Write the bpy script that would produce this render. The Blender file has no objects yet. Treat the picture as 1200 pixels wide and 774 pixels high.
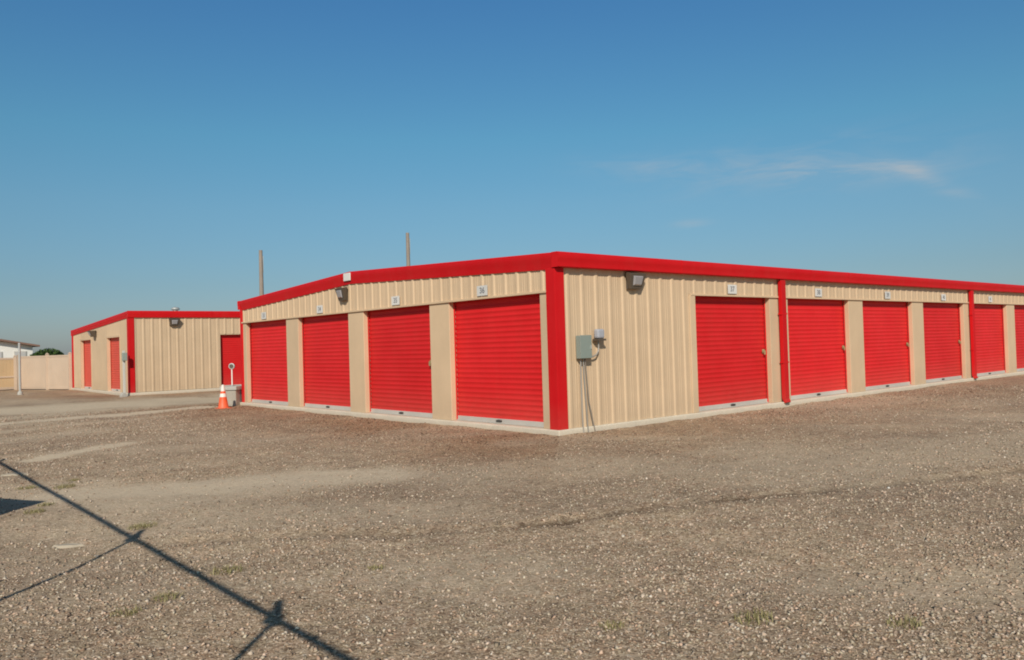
import bpy, bmesh, math, random
import numpy as np
from mathutils import Vector, Matrix

random.seed(7)
RNG = np.random.default_rng(11)
SC = bpy.context.scene
COL = SC.collection
R = math.radians

# ------------------------------------------------------------------ helpers
class MB:
    """collects shapes into one mesh"""
    def __init__(s):
        s.v = []; s.f = []
    def poly(s, verts, faces):
        b = len(s.v)
        s.v += [tuple(p) for p in verts]
        s.f += [tuple(b + i for i in f) for f in faces]
        return s
    def box(s, x0, x1, y0, y1, z0, z1, rot=0, piv=None):
        P = [(x, y, z) for z in (z0, z1) for y in (y0, y1) for x in (x0, x1)]
        if rot:
            px, py = piv
            c, n = math.cos(rot), math.sin(rot)
            P = [(px + (x - px) * c - (y - py) * n, py + (x - px) * n + (y - py) * c, z) for x, y, z in P]
        return s.poly(P, [(0, 2, 3, 1), (4, 5, 7, 6), (0, 1, 5, 4), (1, 3, 7, 5), (3, 2, 6, 7), (2, 0, 4, 6)])
    def prism(s, prof, axis, a, b):
        """prof: closed 2D outline; axis 'x': (y,z), 'y': (x,z), 'z': (x,y)"""
        n = len(prof)
        def mk(p, t):
            return {'x': (t, p[0], p[1]), 'y': (p[0], t, p[1]), 'z': (p[0], p[1], t)}[axis]
        V = [mk(p, a) for p in prof] + [mk(p, b) for p in prof]
        F = [tuple(range(n))[::-1], tuple(range(n, 2 * n))]
        F += [(i, (i + 1) % n, n + (i + 1) % n, n + i) for i in range(n)]
        return s.poly(V, F)
    def tube(s, pts, r, seg=10, caps=True):
        pts = [Vector(p) for p in pts]
        rs = r if isinstance(r, (list, tuple)) else [r] * len(pts)
        V = []; n = len(pts)
        up = Vector((0, 0, 1))
        prev = None
        for i, p in enumerate(pts):
            d = (pts[min(i + 1, n - 1)] - pts[max(i - 1, 0)]).normalized()
            if prev is None:
                a = d.cross(up)
                if a.length < .05: a = d.cross(Vector((1, 0, 0)))
                a.normalize()
            else:
                a = (prev - d * prev.dot(d)).normalized()
            prev = a
            b = d.cross(a)
            for k in range(seg):
                t = 2 * math.pi * k / seg
                V.append(p + (a * math.cos(t) + b * math.sin(t)) * rs[i])
        F = []
        for i in range(n - 1):
            for k in range(seg):
                F.append((i * seg + k, i * seg + (k + 1) % seg, (i + 1) * seg + (k + 1) % seg, (i + 1) * seg + k))
        if caps:
            F.append(tuple(range(seg))[::-1]); F.append(tuple(range((n - 1) * seg, n * seg)))
        return s.poly(V, F)
    def build(s, name, m, parent=None, smooth=False, bevel=0, kind=None):
        me = bpy.data.meshes.new(name)
        me.from_pydata(s.v, [], s.f); me.update()
        bm = bmesh.new(); bm.from_mesh(me)
        bmesh.ops.recalc_face_normals(bm, faces=bm.faces)
        bm.to_mesh(me); bm.free()
        o = bpy.data.objects.new(name, me); COL.objects.link(o)
        me.materials.append(m)
        if smooth:
            for p in me.polygons: p.use_smooth = True
            try: me.set_sharp_from_angle(angle=R(38))
            except Exception: pass
        if bevel:
            b = o.modifiers.new('bevel', 'BEVEL'); b.width = bevel; b.segments = 2
            b.limit_method = 'ANGLE'; b.angle_limit = R(50)
        if parent: o.parent = parent
        if kind: o['kind'] = kind
        return o

def thing(name, label, cat, loc=(0, 0, 0), group=None):
    o = bpy.data.objects.new(name, None); COL.objects.link(o)
    o.location = loc; o['label'] = label; o['category'] = cat
    o.empty_display_size = .3
    if group: o['group'] = group
    return o

def tag(o, label, cat, group=None, kind=None):
    o['label'] = label; o['category'] = cat
    if group: o['group'] = group
    if kind: o['kind'] = kind
    return o

# ------------------------------------------------------------------ materials
def new_mat(name):
    m = bpy.data.materials.new(name); m.use_nodes = True
    nt = m.node_tree
    return m, nt, nt.nodes['Principled BSDF']

def nd(nt, t, **k):
    n = nt.nodes.new(t)
    for a, v in k.items(): setattr(n, a, v)
    return n

def mixc(nt, a, b, fac, blend='MIX'):
    n = nd(nt, 'ShaderNodeMix', data_type='RGBA', blend_type=blend)
    for sock, v in ((n.inputs['A'], a), (n.inputs['B'], b), (n.inputs['Factor'], fac)):
        if isinstance(v, bpy.types.NodeSocket): nt.links.new(v, sock)
        elif isinstance(v, (int, float)): sock.default_value = v
        else: sock.default_value = (*v, 1)
    return n.outputs['Result']

def ramp(nt, src, stops, interp='LINEAR'):
    n = nd(nt, 'ShaderNodeValToRGB'); cr = n.color_ramp; cr.interpolation = interp
    while len(cr.elements) < len(stops): cr.elements.new(.5)
    for e, (p, c) in zip(cr.elements, stops):
        e.position = p; e.color = (*c, 1) if len(c) == 3 else c
    if src is not None: nt.links.new(src, n.inputs['Fac'])
    return n.outputs['Color']

def noise(nt, co, scale, detail=4, rough=.55, dist=0):
    n = nd(nt, 'ShaderNodeTexNoise'); n.inputs['Scale'].default_value = scale
    n.inputs['Detail'].default_value = detail; n.inputs['Roughness'].default_value = rough
    n.inputs['Distortion'].default_value = dist
    if co is not None: nt.links.new(co, n.inputs['Vector'])
    return n.outputs['Fac']

def mapping(nt, scale=(1, 1, 1)):
    g = nd(nt, 'ShaderNodeNewGeometry')
    mp = nd(nt, 'ShaderNodeMapping'); mp.inputs['Scale'].default_value = scale
    nt.links.new(g.outputs['Position'], mp.inputs['Vector'])
    return mp.outputs['Vector'], g

def painted(name, col, rough=.4, dirt=(.30, .24, .17), dirt_h=.55, dirt_amt=.45, var=.12, metal=0, spec=.5, bump=.02, streak=True):
    """painted sheet metal: slight colour drift, vertical streaks, dust near the ground"""
    m, nt, b = new_mat(name)
    co, g = mapping(nt, (1, 1, 1))
    n1 = noise(nt, co, 1.3, 5, .6)
    dark = tuple(c * (1 - var) for c in col); lite = tuple(min(1, c * (1 + var) + .012) for c in col)
    c = mixc(nt, dark, lite, n1)
    if streak:
        co2, _ = mapping(nt, (5, 5, .5))
        n2 = noise(nt, co2, 1.0, 3, .6)
        s = ramp(nt, n2, [(.45, (0, 0, 0)), (.8, (1, 1, 1))])
        mul = nd(nt, 'ShaderNodeMath', operation='MULTIPLY'); nt.links.new(s, mul.inputs[0]); mul.inputs[1].default_value = .05
        c = mixc(nt, c, tuple(d * .7 for d in dirt), mul.outputs[0])
    sx = nd(nt, 'ShaderNodeSeparateXYZ'); nt.links.new(g.outputs['Position'], sx.inputs[0])
    mr = nd(nt, 'ShaderNodeMapRange'); mr.inputs['From Min'].default_value = .05
    mr.inputs['From Max'].default_value = dirt_h; mr.inputs['To Min'].default_value = dirt_amt; mr.inputs['To Max'].default_value = 0
    nt.links.new(sx.outputs['Z'], mr.inputs['Value'])
    n3 = noise(nt, co, 9, 5, .7)
    mm = nd(nt, 'ShaderNodeMath', operation='MULTIPLY'); nt.links.new(mr.outputs[0], mm.inputs[0]); nt.links.new(n3, mm.inputs[1])
    c = mixc(nt, c, dirt, mm.outputs[0])
    oi = nd(nt, 'ShaderNodeObjectInfo')
    c = mixc(nt, c, ramp(nt, oi.outputs['Random'], [(0, (.90, .91, .92)), (1, (1.05, 1.05, 1.05))]), 1, 'MULTIPLY')
    nt.links.new(c, b.inputs['Base Color'])
    rr = nd(nt, 'ShaderNodeMapRange'); nt.links.new(n3, rr.inputs['Value'])
    rr.inputs['To Min'].default_value = rough - .08; rr.inputs['To Max'].default_value = rough + .15
    nt.links.new(rr.outputs[0], b.inputs['Roughness'])
    b.inputs['Metallic'].default_value = metal
    b.inputs['Specular IOR Level'].default_value = spec
    if bump:
        co4, _ = mapping(nt, (1, 1, .45))
        n4 = noise(nt, co4, 2.6, 2, .5)
        bp = nd(nt, 'ShaderNodeBump'); bp.inputs['Strength'].default_value = .35; bp.inputs['Distance'].default_value = bump
        nt.links.new(n4, bp.inputs['Height']); nt.links.new(bp.outputs[0], b.inputs['Normal'])
    return m

TANC = (.578, .418, .266)
M = {}
M['tan'] = painted('tan_paint', TANC, .5, bump=.018, spec=.3)
M['tan_post'] = painted('tan_trim_paint', (.60, .435, .275), .52, bump=.006, spec=.3)
M['red'] = painted('red_trim_paint', (.585, .004, .007), .45, var=.06, dirt_amt=.2, bump=.006, spec=.1)
M['door'] = painted('red_door_paint', (.65, .014, .015), .42, dirt=(.42, .16, .11), dirt_h=.7, dirt_amt=.45, var=.12, bump=.012, spec=.12)
M['door_faded'] = painted('faded_red_door_paint', (.66, .075, .045), .55, dirt=(.42, .2, .14), var=.08, bump=.008, spec=.4)
M['galv'] = painted('galvanised_steel', (.50, .50, .47), .45, dirt=(.35, .29, .22), dirt_h=.4, dirt_amt=.3, var=.15, metal=.35, bump=.004)
M['steel'] = painted('pale_steel', (.43, .43, .41), .45, dirt_amt=.15, metal=.3, bump=0)
M['roof'] = painted('pale_roof_sheet', (.55, .55, .52), .4, dirt_amt=0, metal=.3, bump=.01, streak=False)
M['dark'] = painted('dark_rubber_and_gap_shade', (.03, .028, .026), .6, dirt_amt=.1, bump=0)  # rubber handles; also stands for shade behind doors and in spout mouths
M['bronze'] = painted('bronze_lamp_housing', (.085, .062, .042), .45, dirt_amt=0, bump=0)
M['lens'] = painted('prismatic_lamp_glass', (.30, .28, .28), .2, dirt_amt=0, bump=.01, streak=False)
M['bar'] = painted('bottom_bar_steel', (.55, .52, .47), .45, dirt=(.4, .32, .24), dirt_h=.5, dirt_amt=.45, var=.25, metal=.1, bump=.004)
M['brass'] = painted('brass_lock', (.42, .34, .17), .45, dirt_amt=0, metal=.4, bump=0)
M['boxgrey'] = painted('grey_green_box_paint', (.25, .29, .25), .5, dirt_amt=.1, bump=0)
M['pvc'] = painted('pale_plastic', (.38, .38, .41), .45, dirt_amt=.1, bump=0, streak=False)
M['conduit'] = painted('grey_conduit', (.33, .30, .26), .5, dirt_amt=.2, metal=.2, bump=0)
M['cable'] = painted('weathered_cable', (.20, .17, .14), .6, dirt_amt=.2, bump=0)
M['plate'] = painted('white_number_plate', (.68, .65, .60), .45, dirt_amt=0, bump=0, streak=False)
M['ink'] = painted('black_number_ink', (.20, .20, .21), .5, dirt_amt=0, bump=0, streak=False)
M['vinyl'] = painted('sand_vinyl', (.54, .41, .30), .45, dirt_amt=.2, dirt_h=.6, bump=.008)
M['wood'] = painted('sand_boards', (.52, .36, .20), .6, dirt_amt=.2, bump=.01)
M['pole'] = painted('weathered_pole_timber', (.27, .22, .18), .85, dirt_amt=.2, var=.25, bump=0)
M['cone'] = painted('orange_cone_rubber', (.85, .10, .02), .5, dirt=(.4, .25, .15), dirt_h=.3, dirt_amt=.4, bump=0, streak=False)
M['white'] = painted('reflective_white_band', (.78, .74, .66), .4, dirt_amt=.1, bump=0, streak=False)
M['stucco'] = painted('cream_stucco', (.90, .85, .77), .8, dirt_amt=.05, bump=0, streak=False)
M['shingle'] = painted('brown_shingle', (.24, .14, .10), .85, dirt_amt=0, var=.2, bump=0, streak=False)
M['pane'] = painted('window_glass', (.22, .24, .26), .1, dirt_amt=0, bump=0, streak=False)
M['winpane'] = painted('pale_blind_behind_glass', (.55, .53, .50), .25, dirt_amt=0, bump=0, streak=False)
M['winframe'] = painted('window_frame_paint', (.55, .52, .46), .5, dirt_amt=0, bump=0, streak=False)

def concrete(name, col, sc=1):
    m, nt, b = new_mat(name)
    co, g = mapping(nt)
    a = noise(nt, co, 3 * sc, 6, .65); f = noise(nt, co, 60 * sc, 4, .7)
    c = mixc(nt, tuple(x * .72 for x in col), tuple(x * 1.15 for x in col), a)
    c = mixc(nt, c, ramp(nt, f, [(.3, (.35, .33, .3)), (.7, (1, 1, 1))]), .35, 'MULTIPLY')
    sx = nd(nt, 'ShaderNodeSeparateXYZ'); nt.links.new(g.outputs['Position'], sx.inputs[0])
    mr = nd(nt, 'ShaderNodeMapRange'); mr.inputs['From Min'].default_value = 0; mr.inputs['From Max'].default_value = .09
    mr.inputs['To Min'].default_value = .6; mr.inputs['To Max'].default_value = 0
    nt.links.new(sx.outputs['Z'], mr.inputs['Value'])
    mm = nd(nt, 'ShaderNodeMath', operation='MULTIPLY'); nt.links.new(mr.outputs[0], mm.inputs[0]); nt.links.new(a, mm.inputs[1])
    c = mixc(nt, c, (.26, .19, .13), mm.outputs[0])
    nt.links.new(c, b.inputs['Base Color']); b.inputs['Roughness'].default_value = .9
    bp = nd(nt, 'ShaderNodeBump'); bp.inputs['Strength'].default_value = .4; bp.inputs['Distance'].default_value = .006
    nt.links.new(f, bp.inputs['Height']); nt.links.new(bp.outputs[0], b.inputs['Normal'])
    return m
M['slab'] = concrete('slab_concrete', (.76, .67, .53))
M['block'] = concrete('grey_concrete', (.44, .40, .33))
M['block_rim'] = concrete('pale_concrete', (.50, .48, .43))

# ------------------------------------------------------------------ ground
def seg_d(X, Y, a, b):
    ax, ay = a; bx, by = b
    dx, dy = bx - ax, by - ay
    t = np.clip(((X - ax) * dx + (Y - ay) * dy) / (dx * dx + dy * dy), 0, 1)
    return np.hypot(X - (ax + t * dx), Y - (ay + t * dy)), t

def vnoise(X, Y, s, seed):
    """cheap smooth value noise"""
    rg = np.random.default_rng(seed); T = rg.random((64, 64))
    x = X * s + 17.3; y = Y * s + 5.1
    xi = np.floor(x).astype(int); yi = np.floor(y).astype(int)
    fx = x - xi; fy = y - yi; fx = fx * fx * (3 - 2 * fx); fy = fy * fy * (3 - 2 * fy)
    g = lambda i, j: T[i % 64, j % 64]
    return (g(xi, yi) * (1 - fx) * (1 - fy) + g(xi + 1, yi) * fx * (1 - fy) + g(xi, yi + 1) * (1 - fx) * fy + g(xi + 1, yi + 1) * fx * fy)

def wire_shadow_d(X, Y):
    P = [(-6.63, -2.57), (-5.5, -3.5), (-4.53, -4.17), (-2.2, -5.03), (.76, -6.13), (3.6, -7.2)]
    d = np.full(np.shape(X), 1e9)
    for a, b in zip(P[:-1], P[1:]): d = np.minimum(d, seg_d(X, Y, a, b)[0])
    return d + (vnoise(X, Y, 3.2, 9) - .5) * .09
def height(X, Y):
    h = (vnoise(X, Y, .45, 1) - .5) * .05 + (vnoise(X, Y, 1.3, 2) - .5) * .025 + (vnoise(X, Y, 4, 3) - .5) * .012
    # overhead wire's shadow crossing the yard, shaped as a shallow groove, roughly parallel with the picture's foreground
    for off in (0,):
        d = wire_shadow_d(X, Y)
        h = h - .030 * np.exp(-(d / .07) ** 2) + .016 * np.exp(-((d - .16) / .10) ** 2)
    # gravel banked along the slab
    da = np.maximum(np.maximum(-X, X - 30), np.maximum(-Y, Y - 12.45))
    h = h * np.clip(.35 + da / 3, .35, 1)
    h = h + .045 * np.exp(-np.clip(da - .06, 0, 9) / .22) * (vnoise(X, Y, 1.7, 5) * .6 + vnoise(X, Y, 6, 6) * .4 - .15)
    far = np.clip((np.hypot(X, Y) - 30) / 20, 0, 1)
    return h * (1 - far)

def dirt_mask(X, Y):
    w = (vnoise(X, Y, 1.5, 21) - .5) * .9 + (vnoise(X, Y, 5, 22) - .5) * .35
    m = np.zeros_like(X)
    def blob(a, b, r, soft, amt):
        nonlocal m
        d, _ = seg_d(X, Y, a, b)
        m = np.maximum(m, amt * np.clip(1 - (d + w * r * 1.1 - r) / soft, 0, 1))
    blob((-6.6, .4), (-3.9, -.9), .34, .6, .85)          # smooth dirt patch in the middle
    blob((-6.3, -.5), (-4.6, -.6), .45, .8, .55)
    blob((-6.2, 11.9), (-1.0, 12.9), .26, .4, 1.0)      # pale wheel tracks towards the far shed
    blob((-6.6, 9.6), (-2.6, 10.9), .08, .3, .5)
    blob((-6.45, 4.0), (-4.9, 5.25), .13, .16, 1.15)
    blob((-6.9, 18.0), (3.0, 16.2), 1.5, 1.3, .85)       # the lane between the sheds
    blob((-6.9, 7.6), (-4.5, 8.6), .25, .6, .45)
    blob((-9, 2.2), (-6.7, 1.0), .45, .6, .5)
    blob((-1.2, -4.3), (5.5, -6.0), .45, .9, .35)
    blob((-3.2, -1.9), (-1.6, -2.6), .35, .8, .35)
    blob((-8, 13.5), (-2, 14.8), .5, .6, .55)
    # loose drifting patches of fines over the whole yard
    pz = vnoise(X, Y, .42, 61) * .6 + vnoise(X + .7 * Y, Y, 1.05, 62) * .4
    m = np.maximum(m, np.clip((pz - .53) / .22, 0, 1) * .34)
    return np.clip(m, 0, 1)

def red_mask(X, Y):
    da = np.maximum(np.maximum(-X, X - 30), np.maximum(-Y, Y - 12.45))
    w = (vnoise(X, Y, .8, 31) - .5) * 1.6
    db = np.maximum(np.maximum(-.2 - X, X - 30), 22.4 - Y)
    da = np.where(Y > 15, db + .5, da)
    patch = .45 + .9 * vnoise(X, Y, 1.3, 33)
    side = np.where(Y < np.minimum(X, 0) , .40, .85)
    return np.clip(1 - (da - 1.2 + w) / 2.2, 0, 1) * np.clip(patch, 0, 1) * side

def axis_pts(a, b, step, far):
    fine = list(np.arange(a, b, step))
    out = []; d = step; x = b
    while x < far:
        out.append(x); d *= 1.28; x += d
    out.append(far)
    lo = []; d = step; x = a - step
    while x > -far:
        lo.append(x); d *= 1.28; x -= d
    lo.append(-far)
    return np.array(sorted(lo) + fine + out)

xs = axis_pts(-11, 9, .09, 4000); ys = axis_pts(-10.5, 14, .09, 4000)
GX, GY = np.meshgrid(xs, ys)
GZ = height(GX, GY)
nx, ny = len(xs), len(ys)
co = np.stack([GX.ravel(), GY.ravel(), GZ.ravel()], 1)
i = np.arange(nx - 1)[None, :] + nx * np.arange(ny - 1)[:, None]
quads = np.stack([i, i + 1, i + 1 + nx, i + nx], -1).reshape(-1, 4)
me = bpy.data.meshes.new('ground')
me.vertices.add(len(co)); me.vertices.foreach_set('co', co.ravel())
me.loops.add(quads.size); me.loops.foreach_set('vertex_index', quads.ravel())
me.polygons.add(len(quads)); me.polygons.foreach_set('loop_start', np.arange(0, quads.size, 4))
me.polygons.foreach_set('loop_total', np.full(len(quads), 4))
me.update(); me.validate()
def wire_shadow_mask(X, Y):
    return np.exp(-(wire_shadow_d(X, Y) / .055) ** 2) * np.clip(vnoise(X, Y, 1.9, 52) * 1.5 + .28, 0, 1)
for p_name, arr in (('wire_shadow', wire_shadow_mask(GX, GY)), ('dirt', dirt_mask(GX, GY)), ('near_slab', red_mask(GX, GY))):
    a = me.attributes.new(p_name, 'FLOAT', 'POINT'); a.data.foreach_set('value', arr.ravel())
me.polygons.foreach_set('use_smooth', np.ones(len(quads), bool))
ground = bpy.data.objects.new('ground', me); COL.objects.link(ground); ground['kind'] = 'structure'

def gravel_ground():
    m, nt, b = new_mat('gravel_yard')
    co, g = mapping(nt)
    def attr(n):
        a = nd(nt, 'ShaderNodeAttribute'); a.attribute_name = n; return a.outputs['Fac']
    dirt, near = attr('dirt'), attr('near_slab')
    # warp for uneven stones
    wn = nd(nt, 'ShaderNodeTexNoise'); wn.inputs['Scale'].default_value = 25; wn.inputs['Detail'].default_value = 2
    nt.links.new(co, wn.inputs['Vector'])
    va = nd(nt, 'ShaderNodeVectorMath', operation='SCALE'); nt.links.new(wn.outputs['Color'], va.inputs[0]); va.inputs['Scale'].default_value = .02
    vs = nd(nt, 'ShaderNodeVectorMath', operation='ADD'); nt.links.new(co, vs.inputs[0]); nt.links.new(va.outputs[0], vs.inputs[1])
    def vor(scale, feat='F1'):
        v = nd(nt, 'ShaderNodeTexVoronoi', feature=feat); v.inputs['Scale'].default_value = scale
        nt.links.new(vs.outputs[0], v.inputs['Vector']); return v
    v1 = vor(42); v2 = vor(100)
    def cellrand(v):
        s = nd(nt, 'ShaderNodeSeparateColor'); nt.links.new(v.outputs['Color'], s.inputs[0]); return s.outputs[0]
    stones = [(0, (.19, .14, .098)), (.22, (.28, .212, .148)), (.5, (.40, .312, .222)), (.78, (.50, .405, .30)), (.94, (.58, .49, .38)), (1, (.68, .60, .49))]
    c1 = ramp(nt, cellrand(v1), stones); c2 = ramp(nt, cellrand(v2), stones)
    # pick coarse stones in places
    pick = ramp(nt, noise(nt, co, 18, 2), [(.47, (0, 0, 0)), (.56, (1, 1, 1))])
    c = mixc(nt, c2, c1, pick)
    hn = noise(nt, co, 5, 4, .7)
    c = mixc(nt, c, ramp(nt, hn, [(.3, (1.08, .95, .92)), (.5, (1, .99, 1.0)), (.7, (.98, 1.0, .95))]), .8, 'MULTIPLY')
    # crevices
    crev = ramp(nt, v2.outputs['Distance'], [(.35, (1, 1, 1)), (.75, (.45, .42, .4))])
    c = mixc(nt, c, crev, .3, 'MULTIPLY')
    cl_ = noise(nt, co, 7, 4, .7, .4)
    c = mixc(nt, c, ramp(nt, cl_, [(.32, (.74, .72, .70)), (.5, (1, 1, 1)), (.68, (1.18, 1.17, 1.15))]), .75, 'MULTIPLY')
    wire_shadow = attr('wire_shadow')
    c = mixc(nt, c, mixc(nt, c, (.30, .27, .25), 1, 'MULTIPLY'), wire_shadow)  # the wire's shadow, painted into the gravel as a dark line
    # big tonal drift: trampled darker and lighter areas
    big = noise(nt, co, .35, 5, .6, .4)
    c = mixc(nt, c, ramp(nt, big, [(.3, (.80, .76, .74)), (.5, (1.05, 1.01, .96)), (.7, (1.24, 1.19, 1.11))]), .9, 'MULTIPLY')
    mid = noise(nt, co, 2.2, 6, .65, .3)
    c = mixc(nt, c, ramp(nt, mid, [(.3, (.72, .70, .68)), (.7, (1.2, 1.18, 1.15))]), .7, 'MULTIPLY')
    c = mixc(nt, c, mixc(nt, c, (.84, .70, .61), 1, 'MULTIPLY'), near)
    # packed dirt
    dn = noise(nt, co, 14, 6, .7)
    dc = ramp(nt, dn, [(.2, (.52, .425, .30)), (.8, (.72, .60, .44))])
    mask = nd(nt, 'ShaderNodeMath', operation='MULTIPLY'); nt.links.new(dirt, mask.inputs[0])
    mk2 = ramp(nt, noise(nt, co, 30, 4, .7), [(.25, (.45, .45, .45)), (.55, (1, 1, 1))]); nt.links.new(mk2, mask.inputs[1])
    c = mixc(nt, c, dc, mask.outputs[0])
    # sparse dry-green growth
    gr = noise(nt, co, 1.1, 6, .75, .5)
    gm = ramp(nt, gr, [(.63, (0, 0, 0)), (.74, (.55, .55, .55))])
    c = mixc(nt, c, (.19, .17, .065), gm)
    nt.links.new(c, b.inputs['Base Color']); b.inputs['Roughness'].default_value = .95
    b.inputs['Specular IOR Level'].default_value = .15
    # bump
    def inv(v):
        x = nd(nt, 'ShaderNodeMath', operation='SUBTRACT'); x.inputs[0].default_value = 1; nt.links.new(v.outputs['Distance'], x.inputs[1]); return x.outputs[0]
    h = nd(nt, 'ShaderNodeMath', operation='ADD'); nt.links.new(inv(v1), h.inputs[0]); nt.links.new(inv(v2), h.inputs[1])
    hm = nd(nt, 'ShaderNodeMath', operation='SUBTRACT'); hm.inputs[0].default_value = 1; nt.links.new(mask.outputs[0], hm.inputs[1])
    hh = nd(nt, 'ShaderNodeMath', operation='MULTIPLY'); nt.links.new(h.outputs[0], hh.inputs[0]); nt.links.new(hm.outputs[0], hh.inputs[1])
    bp = nd(nt, 'ShaderNodeBump'); bp.inputs['Strength'].default_value = .55; bp.inputs['Distance'].default_value = .008
    nt.links.new(hh.outputs[0], bp.inputs['Height']); nt.links.new(bp.outputs[0], b.inputs['Normal'])
    return m
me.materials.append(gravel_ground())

# loose stones lying on the ground (one sheet of uncountable gravel)
def gravel_stones():
    N = 360000
    # denser close to where one stands, thinning out across the yard
    r = 2.5 + 22 * RNG.random(N) ** 1.5
    th = R(49.5) + (RNG.random(N) - .5) * R(92)
    x = -8.63 + r * np.cos(th); y = -9.05 + r * np.sin(th)
    keep = ~((x > -.1) & (y > -.1)) & (RNG.random(N) > dirt_mask(x, y) * .93)
    keep &= RNG.random(N) > .85 * np.exp(-(wire_shadow_d(x, y) / .075) ** 2)  # fewer stones along the painted wire shadow
    keep &= RNG.random(N) < (.12 + 2.6 * (vnoise(x, y, 1.1, 44) * .5 + vnoise(x, y, 3.1, 46) * .5) * vnoise(x, y, .33, 45))
    x, y, r = x[keep], y[keep], r[keep]; n = len(x)
    size = (.0042 + .012 * RNG.random(n) ** 3.2) * (1 + .035 * np.clip(r - 7, 0, 20))
    base = np.array([[1, 0, 0], [0, 1, 0], [-1, 0, 0], [0, -1, 0], [0, 0, 1], [.0, .0, -.6]], float)
    faces = np.array([[0, 1, 4], [1, 2, 4], [2, 3, 4], [3, 0, 4], [1, 0, 5], [2, 1, 5], [3, 2, 5], [0, 3, 5]])
    V = base[None] * (size[:, None, None] * RNG.uniform(.6, 1.35, (n, 6, 1)))
    V[:, :, 2] *= RNG.uniform(.35, .8, n)[:, None]
    tilt = RNG.normal(0, .35, (n, 2)); 
    V[:, :, 2] += V[:, :, 0] * tilt[:, :1] + V[:, :, 1] * tilt[:, 1:]
    V[:, 4, :2] += RNG.normal(0, .3, (n, 2)) * size[:, None]
    a = RNG.random(n) * 6.283; ca, sa = np.cos(a)[:, None], np.sin(a)[:, None]
    X = V[:, :, 0] * ca - V[:, :, 1] * sa + x[:, None]; Y = V[:, :, 0] * sa + V[:, :, 1] * ca + y[:, None]
    Z = V[:, :, 2] + height(x, y)[:, None] + size[:, None] * .22
    co = np.stack([X, Y, Z], -1).reshape(-1, 3)
    F = (faces[None] + 6 * np.arange(n)[:, None, None]).reshape(-1, 3)
    me = bpy.data.meshes.new('gravel')
    me.vertices.add(len(co)); me.vertices.foreach_set('co', co.ravel())
    me.loops.add(F.size); me.loops.foreach_set('vertex_index', F.ravel())
    me.polygons.add(len(F)); me.polygons.foreach_set('loop_start', np.arange(0, F.size, 3)); me.polygons.foreach_set('loop_total', np.full(len(F), 3))
    me.update()
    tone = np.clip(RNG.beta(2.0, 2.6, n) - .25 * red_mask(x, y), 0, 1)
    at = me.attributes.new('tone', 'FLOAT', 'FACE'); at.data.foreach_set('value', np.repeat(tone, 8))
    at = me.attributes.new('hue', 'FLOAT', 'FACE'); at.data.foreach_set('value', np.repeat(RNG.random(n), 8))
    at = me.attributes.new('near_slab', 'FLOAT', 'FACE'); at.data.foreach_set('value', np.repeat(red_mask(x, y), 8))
    o = bpy.data.objects.new('gravel', me); COL.objects.link(o)
    m, nt, b = new_mat('loose_stone')
    at = nd(nt, 'ShaderNodeAttribute'); at.attribute_name = 'tone'
    c = ramp(nt, at.outputs['Fac'], [(0, (.15, .11, .078)), (.25, (.30, .232, .165)), (.5, (.46, .37, .275)), (.75, (.575, .475, .365)), (.9, (.64, .55, .44)), (1, (.76, .69, .58))])
    ah = nd(nt, 'ShaderNodeAttribute'); ah.attribute_name = 'hue'
    c = mixc(nt, c, ramp(nt, ah.outputs['Fac'], [(0, (1.10, .92, .86)), (.3, (1.04, .98, .97)), (.6, (1, 1, 1.02)), (.85, (.97, .99, .93)), (1, (.88, .91, .97))]), 1, 'MULTIPLY')
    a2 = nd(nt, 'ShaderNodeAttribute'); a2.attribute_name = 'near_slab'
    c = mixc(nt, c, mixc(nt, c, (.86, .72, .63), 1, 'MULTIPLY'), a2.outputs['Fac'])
    nt.links.new(c, b.inputs['Base Color']); b.inputs['Roughness'].default_value = .85; b.inputs['Specular IOR Level'].default_value = .25
    me.materials.append(m)
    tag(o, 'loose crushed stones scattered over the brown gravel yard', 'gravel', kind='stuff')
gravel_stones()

# ------------------------------------------------------------------ building kit
# wall plane spec: fn(s, out, z) -> world ; s along the wall, out = outwards from the wall
def left_face(x0, y0):   return lambda s, o, z: (x0 - o, y0 + s, z)     # faces -X, runs +Y
def front_face(x0, y0):  return lambda s, o, z: (x0 + s, y0 - o, z)     # faces -Y, runs +X
def back_face(x0, y1):   return lambda s, o, z: (x0 + s, y1 + o, z)     # faces +Y
def right_face(x1, y0):  return lambda s, o, z: (x1 + o, y0 + s, z)     # faces +X

def fbox(mb, fn, s0, s1, o0, o1, z0, z1):
    V = [fn(s, o, z) for z in (z0, z1) for o in (o0, o1) for s in (s0, s1)]
    mb.poly(V, [(0, 2, 3, 1), (4, 5, 7, 6), (0, 1, 5, 4), (1, 3, 7, 5), (3, 2, 6, 7), (2, 0, 4, 6)])

def panel(fn, s0, s1, zb, zt, pitch=.3175, phase=0.0, depth=.019):
    """ribbed steel panel sheet; zt may be a function of s"""
    zf = zt if callable(zt) else (lambda s: zt)
    pts = [(s0, 0)]
    k = math.floor((s0 - phase) / pitch) - 1
    while True:
        c = phase + k * pitch
        if c - .05 > s1: break
        for ds, o in ((-.050, 0), (-.022, depth), (.022, depth), (.050, 0), (.120, 0), (.128, .004), (.140, .004), (.148, 0), (.170, 0), (.178, .004), (.190, .004), (.198, 0)):
            if s0 + .002 < c + ds < s1 - .002: pts.append((c + ds, o))
        k += 1
    pts.append((s1, pts[-1][1] if pts[-1][1] > .01 else 0))
    mb = MB(); V = []
    for s, o in pts: V += [fn(s, o, zb), fn(s, o, zf(s))]
    mb.poly(V, [(2 * j, 2 * j + 2, 2 * j + 3, 2 * j + 1) for j in range(len(pts) - 1)])
    return mb

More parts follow.
